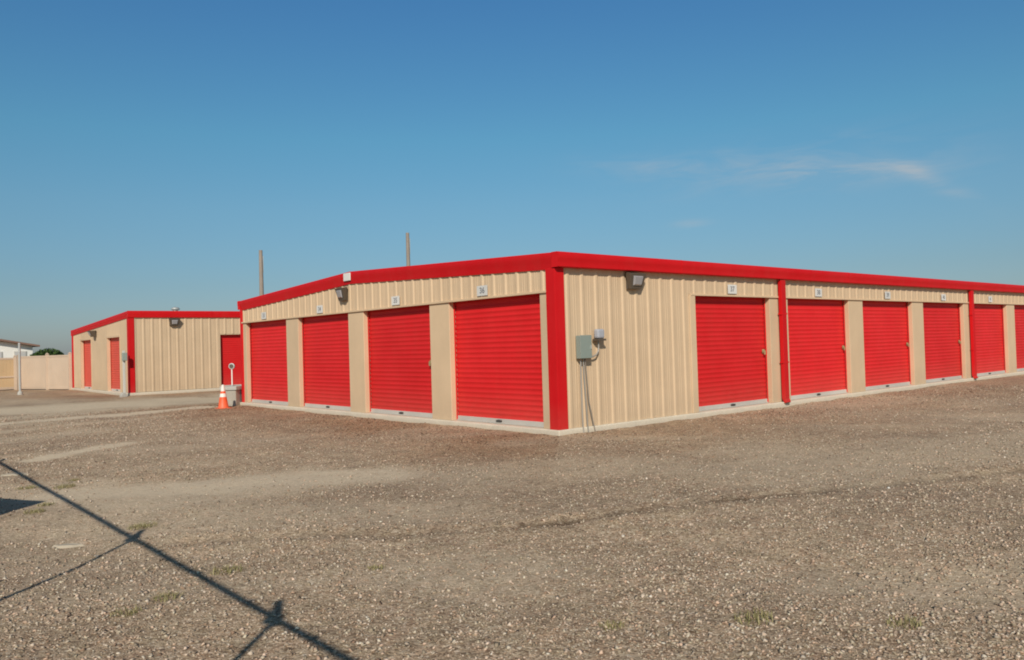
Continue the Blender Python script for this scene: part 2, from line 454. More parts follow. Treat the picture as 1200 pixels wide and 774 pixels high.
def make_text(s, fn, sc, zc, size, parent, out):
    cu = bpy.data.curves.new('number', 'FONT'); cu.body = s; cu.size = size; cu.align_x = 'CENTER'; cu.align_y = 'CENTER'; cu.extrude = .001
    cu.offset = .0028
    t = bpy.data.objects.new('tmp', cu); COL.objects.link(t)
    dg = bpy.context.evaluated_depsgraph_get(); dg.update()
    me = bpy.data.meshes.new_from_object(t.evaluated_get(dg))
    bpy.data.objects.remove(t)
    me.name = 'number'
    flip = -1 if fn(1, 0, 0)[1] - fn(0, 0, 0)[1] > .5 else 1      # reading direction on faces that run away
    for v in me.vertices:
        v.co = Vector(fn(sc + flip * v.co.x, out + v.co.z, zc + v.co.y))
    me.materials.clear(); me.materials.append(M['ink'])
    o = bpy.data.objects.new('number', me); COL.objects.link(o); o.parent = parent
    return o

def roll_door(fn, s0, s1, z0, z1, rec, parent, mat, latch=None, flat=False, name='roll_up_door'):
    """corrugated curtain recessed behind the opening"""
    w0, w1 = s0 + .018, s1 - .018
    mb = MB(); pitch = .088; zc = z0 + .085; top = z1 + .05
    n = int((top - zc) / pitch * 8); V = []
    for j in range(n + 1):
        z = zc + (top - zc) * j / n
        ph = (z - zc) / pitch * 2 * math.pi
        o = -rec + (.003 if flat else .005) * (math.cos(ph) + .25 * math.cos(2 * ph))
        V += [fn(w0, o, z), fn(w1, o, z)]
    mb.poly(V, [(2 * j, 2 * j + 1, 2 * j + 3, 2 * j + 2) for j in range(n)])
    d = mb.build(name, mat, parent, smooth=True)
    b = MB(); fbox(b, fn, w0 + .01, w1 - .01, -rec - .012, -rec + .022, z0 + .004, z0 + .086)
    fbox(b, fn, w0 + .01, w1 - .01, -rec + .022, -rec + .040, z0 + .004, z0 + .022)
    b.build('bottom_bar', M['bar'], d, bevel=.003)
    h = MB(); c = (s0 + s1) / 2
    pr = []
    for k in range(12):
        t = 2 * math.pi * k / 12; pr.append((c + .075 * math.cos(t), z0 + .048 + .020 * math.sin(t)))
    V = [fn(a, -rec + .023, z) for a, z in pr] + [fn(a, -rec + .045, z) for a, z in pr]
    h.poly(V, [tuple(range(12)), tuple(range(12, 24))] + [(k, (k + 1) % 12, 12 + (k + 1) % 12, 12 + k) for k in range(12)])
    h.build('pull_handle', M['dark'], d)
    for a, bb in ((s0 + .002, s0 + .035), (s1 - .035, s1 - .002)):
        g = MB(); fbox(g, fn, a, bb, -rec + .022, -rec + .030, z0 + .003, z1 + .002)
        g.build('door_guide', mat, d)
    if latch is not None:
        l = MB(); ls = latch
        fbox(l, fn, ls - .04, ls + .04, -rec + .018, -rec + .030, 1.12, 1.20)
        fbox(l, fn, ls - .06, ls + .055, -rec + .030, -rec + .045, 1.145, 1.175)
        fbox(l, fn, ls - .018, ls + .018, -rec + .045, -rec + .070, 1.09, 1.16)
        l.build('latch', M['brass'], d, bevel=.003)
    return d

def shade_sheet(mb, fn, s0, s1, z0, z1, rec):
    fbox(mb, fn, s0 + .001, s1 - .001, -rec - .06, -rec - .04, z0 + .002, z1 + .002)  # dark sheet standing for the shade in the gaps around the curtain

def wall_pack(fn, s, z, parent, wd=.36, ht=.30, dp=.20):
    w = MB(); a = wd / 2
    fbox(w, fn, s - a * .8, s + a * .8, .03, .05, z - ht * .5, z + ht * .5)
    # tapered hood: wide at the top, narrow at the bottom
    V = [fn(s - a, .05, z + ht / 2), fn(s + a, .05, z + ht / 2), fn(s + a, dp, z + ht / 2 - .02), fn(s - a, dp, z + ht / 2 - .02),
         fn(s - a * .68, .05, z - ht / 2), fn(s + a * .68, .05, z - ht / 2), fn(s + a * .68, dp * .62, z - ht / 2), fn(s - a * .68, dp * .62, z - ht / 2)]
    w.poly(V, [(0, 1, 2, 3), (4, 5, 6, 7), (0, 1, 5, 4), (1, 2, 6, 5), (2, 3, 7, 6), (3, 0, 4, 7)])
    o = w.build('wall_light', M['bronze'], parent, bevel=.006)
    l = MB()
    p = lambda u, v, e: (s + u * a * (1 - .32 * v), .004 + e + dp + (dp * .62 - dp) * v, z + ht / 2 - .02 - (ht - .02) * v)
    V = [fn(*p(-.62, .16, 0)), fn(*p(.62, .16, 0)), fn(*p(.66, .80, 0)), fn(*p(-.66, .80, 0)),
         fn(*p(-.50, .24, .028)), fn(*p(.50, .24, .028)), fn(*p(.52, .72, .028)), fn(*p(-.52, .72, .028))]
    l.poly(V, [(0, 1, 2, 3), (4, 5, 6, 7), (0, 1, 5, 4), (1, 2, 6, 5), (2, 3, 7, 6), (3, 0, 4, 7)])
    l.build('lens', M['lens'], o, bevel=.004)
    return o

def number_plate(fn, s, z, txt, parent, w=.29, h=.175):
    p = MB(); fbox(p, fn, s - w / 2, s + w / 2, .031, .036, z - h / 2, z + h / 2)
    o = p.build('number_plate', M['plate'], parent)
    make_text(txt, fn, s, z, .14, o, .0375)

def gutter(x0, x1, y, zt, sgn, parent, h=.265, d=.135):
    prof = [(0, -h), (d * .80, -h), (d * .86, -h + .010), (d * .87, -h + .05), (d * .90, -h + .09), (d * .97, -h + .125), (d, -h + .15), (d, -.025), (d * .95, -.006), (d * .85, 0), (0, 0)]
    P = [(y + sgn * a, zt + b) for a, b in prof]
    o = MB().prism(P, 'x', x0, x1).build('gutter', M['red'], parent, smooth=True)
    xx = x0 + 3.05
    while xx < x1 - 1:
        Q = [(y + sgn * (a + (.0025 if a > 0 else 0)), zt + b + (.002 if b == 0 else -.002 if b == -h else 0)) for a, b in prof]
        MB().prism(Q, 'x', xx, xx + .045).build('gutter_seam', M['red'], o); xx += 6.1
    return o

def rake_trim(x, y0, y1, zfn, sgn, parent, brk, h=.265):
    """fascia along the sloping gable edge. zfn(y)=top"""
    ysl = [y0] + [b for b in brk] + [y1]
    prof = [(-.16, 0), (.035, 0), (.047, -.010), (.055, -.03), (.055, -.10), (.042, -.15), (.036, -.20), (.030, -h), (-.01, -h), (-.16, -h)]
    mb = MB(); V = []; n = len(prof)
    for y in ysl:
        V += [(x - sgn * a, y, zfn(y) + b) for a, b in prof]
    F = [tuple(range(n)), tuple(range((len(ysl) - 1) * n, len(ysl) * n))]
    for j in range(len(ysl) - 1):
        for k in range(n): F.append((j * n + k, j * n + (k + 1) % n, (j + 1) * n + (k + 1) % n, (j + 1) * n + k))
    mb.poly(V, F)
    return mb.build('rake_trim', M['red'], parent, smooth=True)

def downspout(fn, s, zt, parent, w=.165):
    d = MB(); a = w / 2
    fbox(d, fn, s - a, s + a, .034, .115, .17, zt)
    V = [fn(s + u * a, o, z) for (o, z) in ((.034, .17), (.115, .17), (.145, .095), (.09, .075)) for u in (-1, 1)]
    d.poly(V, [(0, 1, 3, 2), (2, 3, 5, 4), (6, 7, 5, 4), (0, 1, 7, 6), (0, 2, 4, 6), (1, 3, 5, 7)])
    o = d.build('downspout', M['red'], parent, bevel=.006)
    k = MB(); V = [fn(s + u * a * .8, o_, z) for (o_, z) in ((.139, .096), (.098, .081)) for u in (-1, 1)]
    V2 = [fn(s + u * a * .8, o_ + .010, z - .006) for (o_, z) in ((.139, .096), (.098, .081)) for u in (-1, 1)]
    k.poly(V + V2, [(0, 1, 3, 2), (4, 5, 7, 6), (0, 1, 5, 4), (2, 3, 7, 6), (0, 2, 6, 4), (1, 3, 7, 5)])
    k.build('outlet_shade', M['dark'], o)  # dark plate painted for the shade inside the spout mouth
    for z in (.9, 1.9):
        st = MB(); fbox(st, fn, s - a - .02, s + a + .02, .03, .118, z, z + .03)
        st.build('strap', M['red'], o)
    return o

def corner_trim(x, y, sx, sy, z0, z1, parent, w=.17, t=.036, name='corner_trim'):
    """L-shaped trim around a vertical corner; sx, sy = direction into the building"""
    P = [(x - sx * t, y - sy * t), (x + sx * w, y - sy * t), (x + sx * w, y - sy * (t - .006)), (x + sx * .004, y - sy * (t - .006)) ]
    P = [(x - sx * t, y - sy * t), (x + sx * w, y - sy * t), (x + sx * w, y), (x, y), (x, y + sy * w), (x - sx * t, y + sy * w)]
    return MB().prism(P, 'z', z0, z1).build(name, M['red'], parent, bevel=.004)

# ------------------------------------------------------------------ main shed
LEN, WID = 36.2, 12.42
SL = .10
EZ, RZ, RY = 2.60, 2.865, 6.35            # underside of trim at eaves / ridge
H = 2.25
A = thing('storage_building', 'long tan ribbed steel storage shed with a low gable and numbered red roll-up doors', 'storage building', (0, 0, 0))
def zund(y): return EZ + (RZ - EZ) * (1 - abs(y - RY) / RY if y < RY else 1 - abs(y - RY) / (WID - RY))
def ztop(y): return zund(y) + .262

MB().box(-.075, LEN + .075, -.075, WID + .075, -.35, SL).build('foundation', M['slab'], A, bevel=.012)

LF, FF = left_face(0, 0), front_face(0, 0)
BF, RF = back_face(0, WID), right_face(LEN, 0)

# left (gable) face -------------------------------------------------
REC = .125
Ld = [(a, b + REC * (9.05 + b) / 8.63 - .015) for a, b in ((.354, 2.648), (3.429, 5.679), (6.528, 8.730), (9.636, 11.844))]
panel(LF, .172, WID - .05, H + .03, lambda s: zund(s) + .03, pitch=.3075, phase=.28).build('wall_panel', M['tan'], A)
hb = MB(); fbox(hb, LF, .172, WID - .05, -.30, -.004, H + .005, H + .20)
hb.build('header', M['tan_post'], A)
ht = MB(); fbox(ht, LF, .172, WID - .05, -.003, .037, H - .004, H + .032)
ht.build('header_trim', M['tan_post'], A, bevel=.003)
edges = [.172] + [e for d in Ld for e in d] + [WID - .06]
for k in range(0, len(edges), 2):
    p = MB(); a, b = edges[k], edges[k + 1]
    fbox(p, LF, a, b, -.30, .004, SL, H)
    p.build('wall_post', M['tan_post'], A, bevel=.008)
bk = MB()
for d in Ld: bk = MB(); shade_sheet(bk, LF, d[0], d[1], SL, H, .13); bk.build('door_shade_sheet', M['dark'], A)
for t, (d, num) in enumerate(zip(Ld, ('36', '35', '34', '33'))):
    roll_door(LF, d[0], d[1], SL, H, REC, A, M['door'], latch=(d[0] + .14) if t in (1,) else None)
    number_plate(LF, (d[0] + d[1]) / 2 + (.20, -.10, .03, 0)[t], 2.39, num, A)
wall_pack(LF, 6.62, 2.66, A, .36, .29, .17)
cp = MB(); fbox(cp, LF, 6.27, 6.57, .057, .075, 2.93, 3.10); cp.build('ridge_cap', M['plate'], A, bevel=.01)

# front face --------------------------------------------------------
Rd = [(a, b + REC * (8.63 + b) / 9.05 - .015) for a, b in ((3.526, 5.846), (6.722, 9.108), (10.021, 12.417), (13.362, 15.730), (16.783, 19.102), (20.15, 22.50), (23.45, 25.80), (26.95, 29.30), (30.3, 32.65))]
panel(FF, .172, 3.36, SL + .001, EZ + .10, pitch=.3275, phase=.27).build('wall_panel', M['tan'], A)
panel(FF, 3.362, LEN - .17, H + .03, EZ + .10, pitch=.3275, phase=.27).build('wall_panel', M['tan'], A)
hb = MB(); fbox(hb, FF, 3.36, LEN - .17, -.30, -.004, H + .005, H + .20); hb.build('header', M['tan_post'], A)
ht = MB(); fbox(ht, FF, 3.40, LEN - .17, -.003, .037, H - .004, H + .032); ht.build('header_trim', M['tan_post'], A, bevel=.003)
edges = [3.362] + [e for d in Rd for e in d] + [LEN - .172]
for k in range(0, len(edges), 2):
    p = MB(); fbox(p, FF, edges[k], edges[k + 1], -.30, .004 if k else .030, SL, H)
    p.build('wall_post', M['tan_post'], A, bevel=.008)
for t, d in enumerate(Rd):
    bk = MB(); shade_sheet(bk, FF, d[0], d[1], SL, H, .12); bk.build('door_shade_sheet', M['dark'], A)
    roll_door(FF, d[0], d[1], SL, H, REC, A, M['door'], latch=d[1] - .12 if t < 4 else None)
    number_plate(FF, (d[0] + d[1]) / 2 - .08, 2.39, str(37 + t), A)
wall_pack(FF, 1.80, 2.465, A, .42, .28, .17)
for s in (6.40, 16.46, 26.4): downspout(FF, s, EZ + .01, A)
gutter(-.055, LEN + .055, 0, ztop(0) + .003, -1, A, h=.238, d=.15)
gutter(-.055, LEN + .055, WID, ztop(WID) + .003, 1, A, h=.238, d=.15)
rake_trim(0, -.002, WID + .002, ztop, 1, A, [RY])
rake_trim(LEN, 0, WID, ztop, -1, A, [RY])
corner_trim(0, 0, 1, 1, SL, EZ + .02, A)
corner_trim(LEN, 0, -1, 1, SL, EZ + .02, A)
corner_trim(0, WID, 1, -1, SL, EZ + .02, A, w=.09)
corner_trim(LEN, WID, -1, -1, SL, EZ + .02, A)
# back and far walls
panel(BF, .17, LEN - .17, SL, EZ + .1).build('wall_panel', M['tan'], A)
panel(RF, .17, WID - .17, SL, lambda s: zund(s) + .03).build('wall_panel', M['tan'], A)
rf = MB(); P = [(-.02, ztop(0) - .05), (RY, ztop(RY) - .03), (WID + .02, ztop(WID) - .05)]
V = [(x, y, z) for x in (.12, LEN - .12) for y, z in P] + [(x, y, z - .02) for x in (.12, LEN - .12) for y, z in P]
rf.poly(V, [(0, 1, 4, 3), (1, 2, 5, 4), (6, 7, 10, 9), (7, 8, 11, 10), (0, 1, 7, 6), (1, 2, 8, 7), (3, 4, 10, 9), (4, 5, 11, 10), (0, 3, 9, 6), (2, 5, 11, 8)])
rf.build('roof', M['roof'], A)

# electrical box, meter head and conduits on the front face
eb = MB(); fbox(eb, FF, .385, .62, .034, .14, 1.19, 1.555)
e = eb.build('electrical_box', M['boxgrey'], A, bevel=.01)
el = MB(); fbox(el, FF, .375, .63, .142, .150, 1.195, 1.56); el.build('cover', M['boxgrey'], e, bevel=.004)
hs = MB(); fbox(hs, FF, .60, .615, .151, .165, 1.34, 1.40); hs.build('hasp', M['galv'], e)
def conduit(pts, r, mt):
    return MB().tube([FF(*p) for p in pts], r, 10).build('conduit', mt, A, smooth=True)
conduit([(.445, .075, 1.20), (.445, .07, .9), (.45, .07, .3), (.45, .085, -.05)], .012, M['conduit'])
conduit([(.50, .075, 1.20), (.515, .07, .9), (.55, .07, .3), (.56, .085, -.05)], .012, M['conduit'])
conduit([(.54, .075, 1.20), (.555, .07, 1.08), (.62, .055, .5), (.70, .075, .1), (.72, .10, -.05)], .010, M['cable'])
mt_ = MB(); fbox(mt_, FF, .785, .945, .045, .15, 1.503, 1.655)
mh = mt_.build('sensor_head', M['pvc'], A, bevel=.028)
mb_ = MB(); fbox(mb_, FF, .77, .97, .034, .15, 1.465, 1.498); mb_.build('socket', M['bronze'], mh)
conduit([(.85, .08, 1.47), (.86, .08, 1.38), (.85, .08, 1.30), (.80, .08, 1.24), (.72, .08, 1.215), (.62, .08, 1.22)], .013, M['conduit'])

# ------------------------------------------------------------------ far shed
BX, BY, BW, BL = -.19, 22.48, 8.95, 30.0
B = thing('storage_building', 'smaller tan steel storage shed with single-slope red roof edge, behind the traffic cone', 'storage building', (BX, BY, 0))
holder = []
b0 = len(bpy.data.objects)
before = set(bpy.data.objects)
zB_hi, zB_lo = 2.86, 2.44
def zuB(s): return zB_hi + (zB_lo - zB_hi) * s / BW
BLF, BFF = left_face(0, 0), front_face(0, 0)
MB().box(-.07, BL + .07, -.07, BW + .07, -.35, SL).build('foundation', M['slab'], B, bevel=.012)
bd = [(1.25, 3.05), (5.60, 7.40)]
segs = [.13, 1.25, 3.05, 5.60, 7.40, BW - .1]
for k in range(0, 6, 2):
    panel(BLF, segs[k], segs[k + 1], SL + .01, lambda s: zuB(s) + .03, pitch=.3048, phase=.1, depth=.012).build('wall_panel', M['tan'], B)
bk = MB()
for a, b in bd:
    panel(BLF, a, b, 2.19, lambda s: zuB(s) + .03, pitch=.3048, phase=.1, depth=.012).build('wall_panel', M['tan'], B)
    fr = MB(); fbox(fr, BLF, a - .06, a, -.19, .02, SL, 2.19); fbox(fr, BLF, b, b + .06, -.19, .02, SL, 2.19); fbox(fr, BLF, a - .06, b + .06, -.19, .022, 2.19, 2.26)
    fr.build('door_frame', M['tan_post'], B)
    roll_door(BLF, a, b, SL, 2.19, .13, B, M['door_faded'])
    bk = MB(); fbox(bk, BLF, a - .05, b + .05, -.26, -.20, SL, 2.3); bk.build('door_shade_sheet', M['dark'], B)  # dark sheet in place of the shade behind the door
wall_pack(BLF, 4.75, 2.42, B, .34, .26, .30)
fd = [(3.35, 5.70), (6.65, 9.0), (9.95, 12.3), (13.25, 15.6), (16.55, 18.9), (19.85, 22.2), (23.15, 25.5)]
panel(BFF, .13, 3.30, SL + .01, zB_hi + .1, pitch=.3048, phase=.20, depth=.015).build('wall_panel', M['tan'], B)
panel(BFF, 3.30, BL - .1, 2.22, zB_hi + .1, pitch=.3048, phase=.20, depth=.015).build('wall_panel', M['tan'], B)
hb = MB(); fbox(hb, BFF, 3.30, BL - .1, -.30, -.004, 2.19, 2.45); hb.build('header', M['tan_post'], B)
edges = [3.302] + [e_ for d in fd for e_ in d] + [BL - .12]
for k in range(0, len(edges), 2):
    p = MB(); fbox(p, BFF, edges[k], edges[k + 1], -.30, .004, SL, 2.188); p.build('wall_post', M['tan_post'], B, bevel=.006)
for a, b in fd:
    roll_door(BFF, a, b, SL, 2.19, .15, B, M['door'], flat=True)
    bk = MB(); fbox(bk, BFF, a - .2, b + .2, -.24, -.20, SL, 2.4); bk.build('door_shade_sheet', M['dark'], B)  # dark sheet for the shaded inside behind the curtain
wall_pack(BFF, 1.58, 2.69, B, .40, .28, .20)
rake_trim(0, 0, BW, lambda y: zuB(y) + .255, 1, B, [], h=.25)
rake_trim(BL, 0, BW, lambda y: zuB(y) + .255, -1, B, [], h=.25)
gutter(-.055, BL + .055, 0, zB_hi + .257, -1, B, h=.25, d=.07)
gutter(-.055, BL + .055, BW, zB_lo + .257, 1, B, h=.25, d=.07)
corner_trim(0, 0, 1, 1, SL, zB_hi + .02, B, w=.17)
corner_trim(0, BW, 1, -1, SL, zB_lo + .02, B, w=.17)
corner_trim(BL, 0, -1, 1, SL, zB_hi + .02, B, w=.17)
corner_trim(BL, BW, -1, -1, SL, zB_lo + .02, B, w=.17)
panel(back_face(0, BW), .17, BL - .17, SL, zB_lo + .1).build('wall_panel', M['tan'], B)
panel(right_face(BL, 0), .17, BW - .17, SL, lambda s: zuB(s) + .03).build('wall_panel', M['tan'], B)
rf = MB(); P = [(-.02, zB_hi + .20), (BW + .02, zB_lo + .20)]
V = [(x, y, z) for x in (.12, BL - .12) for y, z in P] + [(x, y, z - .02) for x in (.12, BL - .12) for y, z in P]
rf.poly(V, [(0, 1, 3, 2), (4, 5, 7, 6), (0, 1, 5, 4), (2, 3, 7, 6), (0, 2, 6, 4), (1, 3, 7, 5)])
rf = rf.build('roof', M['roof'], B)
# small turbine vent
vt = MB().tube([(1.95, .9, zB_hi + .15), (1.95, .9, zB_hi + .33)], .09, 12)
vt.tube([(1.95, .9, zB_hi + .33), (1.95, .9, zB_hi + .37), (1.95, .9, zB_hi + .43), (1.95, .9, zB_hi + .46)], [.11, .17, .14, .04], 14)
vt.build('roof_vent', M['steel'], rf, smooth=True)

# ------------------------------------------------------------------ cone
cx, cy = -.77, 11.86
C = thing('traffic_cone', 'orange traffic cone with white bands and white tip on the gravel', 'traffic cone', (cx, cy, 0))
def lathe(rows, seg=28):
    mb = MB(); V = []
    for r, z in rows:
        for k in range(seg):
            t = 2 * math.pi * k / seg; V.append((r * math.cos(t), r * math.sin(t), z))
    F = [tuple(range(seg))[::-1], tuple(range((len(rows) - 1) * seg, len(rows) * seg))]
    for j in range(len(rows) - 1):
        for k in range(seg): F.append((j * seg + k, j * seg + (k + 1) % seg, (j + 1) * seg + (k + 1) % seg, (j + 1) * seg + k))
    return mb.poly(V, F)
rc = lambda z: .135 - (.135 - .028) * (z - .035) / .60
MB().box(-.165, .165, -.165, .165, .0, .03).build('base', M['cone'], C, bevel=.012)
lathe([(.145, .028), (rc(.045), .045), (rc(.3), .30), (rc(.5), .50), (rc(.62), .62), (.02, .625)]).build('body', M['cone'], C, smooth=True)
lathe([(rc(.31) + .003, .31), (rc(.40) + .003, .40)]).build('reflective_band', M['white'], C, smooth=True)
lathe([(rc(.46) + .003, .46), (rc(.56) + .003, .56), (rc(.62) + .004, .622), (.015, .63)]).build('reflective_band', M['white'], C, smooth=True)

# ------------------------------------------------------------------ concrete block and round-headed post
K = thing('concrete_block', 'grey concrete block with a pale overhanging rim beside the shed corner', 'concrete block', (-.20, 12.66, 0))
MB().box(-.215, .215, -.215, .215, -.05, .44, R(38), (0, 0)).build('body', M['block'], K, bevel=.02)
MB().box(-.25, .25, -.25, .25, .442, .55, R(38), (0, 0)).build('rim', M['block_rim'], K, bevel=.018)
Q = thing('meter_post', 'thin pale post with a round dial head standing on the concrete block', 'post', (-.22, 12.64, .55))
MB().tube([(0, 0, .002), (0, 0, .475)], .018, 12).build('post', M['white'], Q, smooth=True)
MB().tube([(0, 0, .002), (0, 0, .03)], .05, 14).build('flange', M['galv'], Q)
d = Vector((-.66, -.75, 0))
dl = MB().tube([Vector((0, 0, .54)) - d * .03, Vector((0, 0, .54)) - d * .028, Vector((0, 0, .54)) + d * .028, Vector((0, 0, .54)) + d * .03], [.07, .08, .08, .07], 20)
dl = dl.build('dial_head', M['galv'], Q, smooth=True)
MB().tube([Vector((0, 0, .54)) + d * .031, Vector((0, 0, .54)) + d * .036], .058, 20).build('dial_glass', M['bronze'], dl)

# ------------------------------------------------------------------ keypad post in front of far shed
KP = thing('keypad_post', 'pale square post with a grey box near its top by the far shed corner', 'keypad post', (-.45, 22.25, 0))
MB().box(-.04, .04, -.04, .04, -.05, 1.66).build('post', M['winframe'], KP, bevel=.01)
MB().box(-.08, .09, -.13, -.042, 1.29, 1.58).build('box', M['boxgrey'], KP, bevel=.012)
MB().box(-.09, .09, -.09, .09, 0, .05).build('base_plate', M['galv'], KP, bevel=.008)
cb = thing('concrete_footing', 'small broken pale concrete footing lump at the foot of the keypad post', 'concrete lump', (-.62, 21.75, 0))
MB().prism([(-.12, -.03), (-.10, .08), (-.02, .17), (.05, .13), (.11, .05), (.13, -.03)], 'y', -.09, .09).build('lump', M['block_rim'], cb, bevel=.02)

# ------------------------------------------------------------------ vinyl fence
FN = thing('vinyl_fence', 'sand coloured solid vinyl fence running away from the far shed', 'fence', (-.30, 31.5, 0))
def fence_run(pts, top, parent, mat, midrail=False, base_z=.04):
    for k in range(len(pts) - 1):
        a = Vector((*pts[k], 0)); b = Vector((*pts[k + 1], 0)); L = (b - a).length; u = (b - a) / L; n = Vector((-u.y, u.x, 0))
        rot = math.atan2(u.y, u.x)
        def bx(s0, s1, t, z0, z1):
            mb = MB(); mb.box(a.x + s0, a.x + s1, a.y - t, a.y + t, z0, z1, rot, (a.x, a.y)); return mb
        m = MB(); w = .15; s = .065; prof = []
        while s < L - .07:
            e_ = min(s + w, L - .065)
            prof += [(s, -.004), (s + .004, -.011), (e_ - .004, -.011), (e_, -.004)]
            s += w
        prof += [(p_, -q_) for p_, q_ in reversed(prof)]
        cr, sr = math.cos(rot), math.sin(rot)
        m.prism([(a.x + p_ * cr - q_ * sr, a.y + p_ * sr + q_ * cr) for p_, q_ in prof], 'z', base_z + .1, top - .08)
        m.build('board_panel', mat, parent)
        for z0_, z1_, t_ in ((top - .09, top, .025), (base_z, base_z + .12, .025)) + (((.60, .68, .04),) if midrail else ()):
            bx(.065, L - .065, t_, z0_, z1_).build('rail', M['vinyl'], parent, bevel=.006)
    for p in pts:
        q = MB().box(p[0] - .065, p[0] + .065, p[1] - .065, p[1] + .065, -.05, top + .05)
        q = q.build('fence_post', M['vinyl'], parent, bevel=.006)
        t = top + .05
        MB().poly([(p[0] - .08, p[1] - .08, t + .002), (p[0] + .08, p[1] - .08, t + .002), (p[0] + .08, p[1] + .08, t + .002), (p[0] - .08, p[1] + .08, t + .002), (p[0], p[1], t + .08)],
                  [(3, 2, 1, 0), (0, 1, 4), (1, 2, 4), (2, 3, 4), (3, 0, 4)]).build('post_cap', M['vinyl'], q)
off = Vector((-.30, 31.5))
fence_run([(0, 0), (-.58, 1.75), (-1.36, 4.05)], 1.60, FN, M['vinyl'])
FG = thing('board_fence', 'darker tan board fence with a middle rail at the left edge of the photo', 'fence', (-1.80, 35.56, 0))
fence_run([(-.01, .0), (-2.4, -.35), (-4.8, -.7), (-7.2, -1.05)], 1.55, FG, M['wood'], midrail=True)

# galvanised gate post
GP = thing('gate_post', 'tall pale round steel gate post standing alone in front of the fence', 'post', (-2.62, 29.2, 0))
MB().tube([(0, 0, -.05), (0, 0, 2.08)], .045, 16).build('post', M['steel'], GP, smooth=True)
MB().tube([(0, 0, 2.082), (0, 0, 2.11), (0, 0, 2.14)], [.052, .05, .02], 16).build('cap', M['galv'], GP, smooth=True)
MB().tube([(0, 0, -.02), (0, 0, .10), (0, 0, .16)], [.11, .09, .048], 14).build('footing', M['block_rim'], GP, smooth=True)
for z in (.4, 1.75): MB().tube([(0, 0, z), (0, 0, z + .06)], .053, 16).build('hinge_band', M['galv'], GP)

# ------------------------------------------------------------------ distance: house, bush, utility poles
HS = thing('house', 'cream single-storey house with a shallow brown gable roof beyond the board fence', 'house', (3.95, 65.2, 0))
HS.rotation_euler = (0, 0, R(8))
HD = 12.0
MB().prism([(-HD, -.3), (0, -.3), (0, 2.50), (-HD / 2, 3.62), (-HD, 2.50)], 'y', 0, 14).build('wall', M['stucco'], HS)
MB().prism([(-HD - .4, 2.44), (-HD / 2, 3.64), (.4, 2.44), (.4, 2.58), (-HD / 2, 3.80), (-HD - .4, 2.58)], 'y', -.45, 14.4).build('roof', M['shingle'], HS)
for x0, x1 in ((-11.1, -9.9), (-8.6, -7.4), (-5.9, -4.5), (-2.75, -2.15), (-1.35, -.45)):
    w = MB().box(x0, x1, -.05, -.002, 1.0, 2.12).build('window', M['winframe'], HS, bevel=.01)
    MB().box(x0 + .07, x1 - .07, -.07, -.052, 1.07, 2.05).build('pane', M['winpane'], w)

def foliage_mat(name, a, b):
    m, nt, bs = new_mat(name)
    oi = nd(nt, 'ShaderNodeAttribute'); oi.attribute_name = 'tone'
    nt.links.new(ramp(nt, oi.outputs['Fac'], [(0, a), (1, b)]), bs.inputs['Base Color'])
    bs.inputs['Roughness'].default_value = .6; bs.inputs['Specular IOR Level'].default_value = .2
    return m
def leaf_cloud(name, lobes, n, size, mat, parent):
    P = []
    for _ in range(n):
        cx_, cy_, cz_, rx, ry, rz = random.choice(lobes)
        v = Vector((random.gauss(0, 1), random.gauss(0, 1), random.gauss(0, 1))).normalized() * (random.random() ** .35)
        P.append((cx_ + v.x * rx, cy_ + v.y * ry, max(.15, (cz_ + v.z * rz) * .87)))
    V = []; F = []; T = []
    for p in P:
        q = Vector(p); s = size * random.uniform(.6, 1.4)
        a = Vector((random.gauss(0, 1), random.gauss(0, 1), random.gauss(0, 1))).normalized(); b = a.orthogonal().normalized()
        k = len(V); V += [q - a * s, q + b * s * .5, q + a * s, q - b * s * .5]; F.append((k, k + 1, k + 2, k + 3)); T.append(random.random())
    me = bpy.data.meshes.new(name); me.from_pydata([tuple(v) for v in V], [], F); me.update()
    at = me.attributes.new('tone', 'FLOAT', 'FACE'); at.data.foreach_set('value', T)
    me.materials.append(mat); o = bpy.data.objects.new(name, me); COL.objects.link(o); o.parent = parent
    return o
LM = foliage_mat('bush_leaves', (.025, .05, .012), (.07, .12, .03))
BU = thing('tree', 'round dark green tree crown showing above the vinyl fence beside the house', 'tree', (4.9, 64.5, 0))
leaf_cloud('crown', [(0, 0, 1.80, 1.1, 1.1, .85), (-.75, 0, 1.5, .7, .8, .75), (.75, .1, 1.45, .65, .8, .75), (-.2, -.3, 2.0, .7, .7, .45), (.5, .2, 1.9, .7, .6, .5)], 6500, .10, LM, BU)
t = MB().tube([(0, 0, -.1), (.03, .02, .6), (-.02, .05, 1.3)], [.13, .10, .07], 8)
for a in (0, 1.3, 2.4, 3.6, 5): t.tube([(-.01, .04, 1.0), (math.cos(a) * .35, math.sin(a) * .35, 1.5), (math.cos(a) * .8, math.sin(a) * .8, 1.8)], [.06, .04, .02], 6)
t.build('trunk', M['pole'], BU, smooth=True)

for k, (x, y, h, lab) in enumerate(((14.86, 45.7, 8.7, 'weathered utility pole rising behind the left end of the long shed roof'), (24.45, 41.4, 10.05, 'taller utility pole rising behind the long shed right of its ridge'))):
    U = thing('utility_pole', lab, 'utility pole', (x, y, 0), 'wooden utility poles behind the sheds')
    MB().tube([(0, 0, -.2), (0, 0, h * .5), (0, 0, h)], [.19, .165, .125], 14).build('pole', M['pole'], U, smooth=True)
    MB().tube([(.135, -.05, h - 1.6), (.15, -.06, h - .4)], .02, 8).build('ground_wire', M['galv'], U)

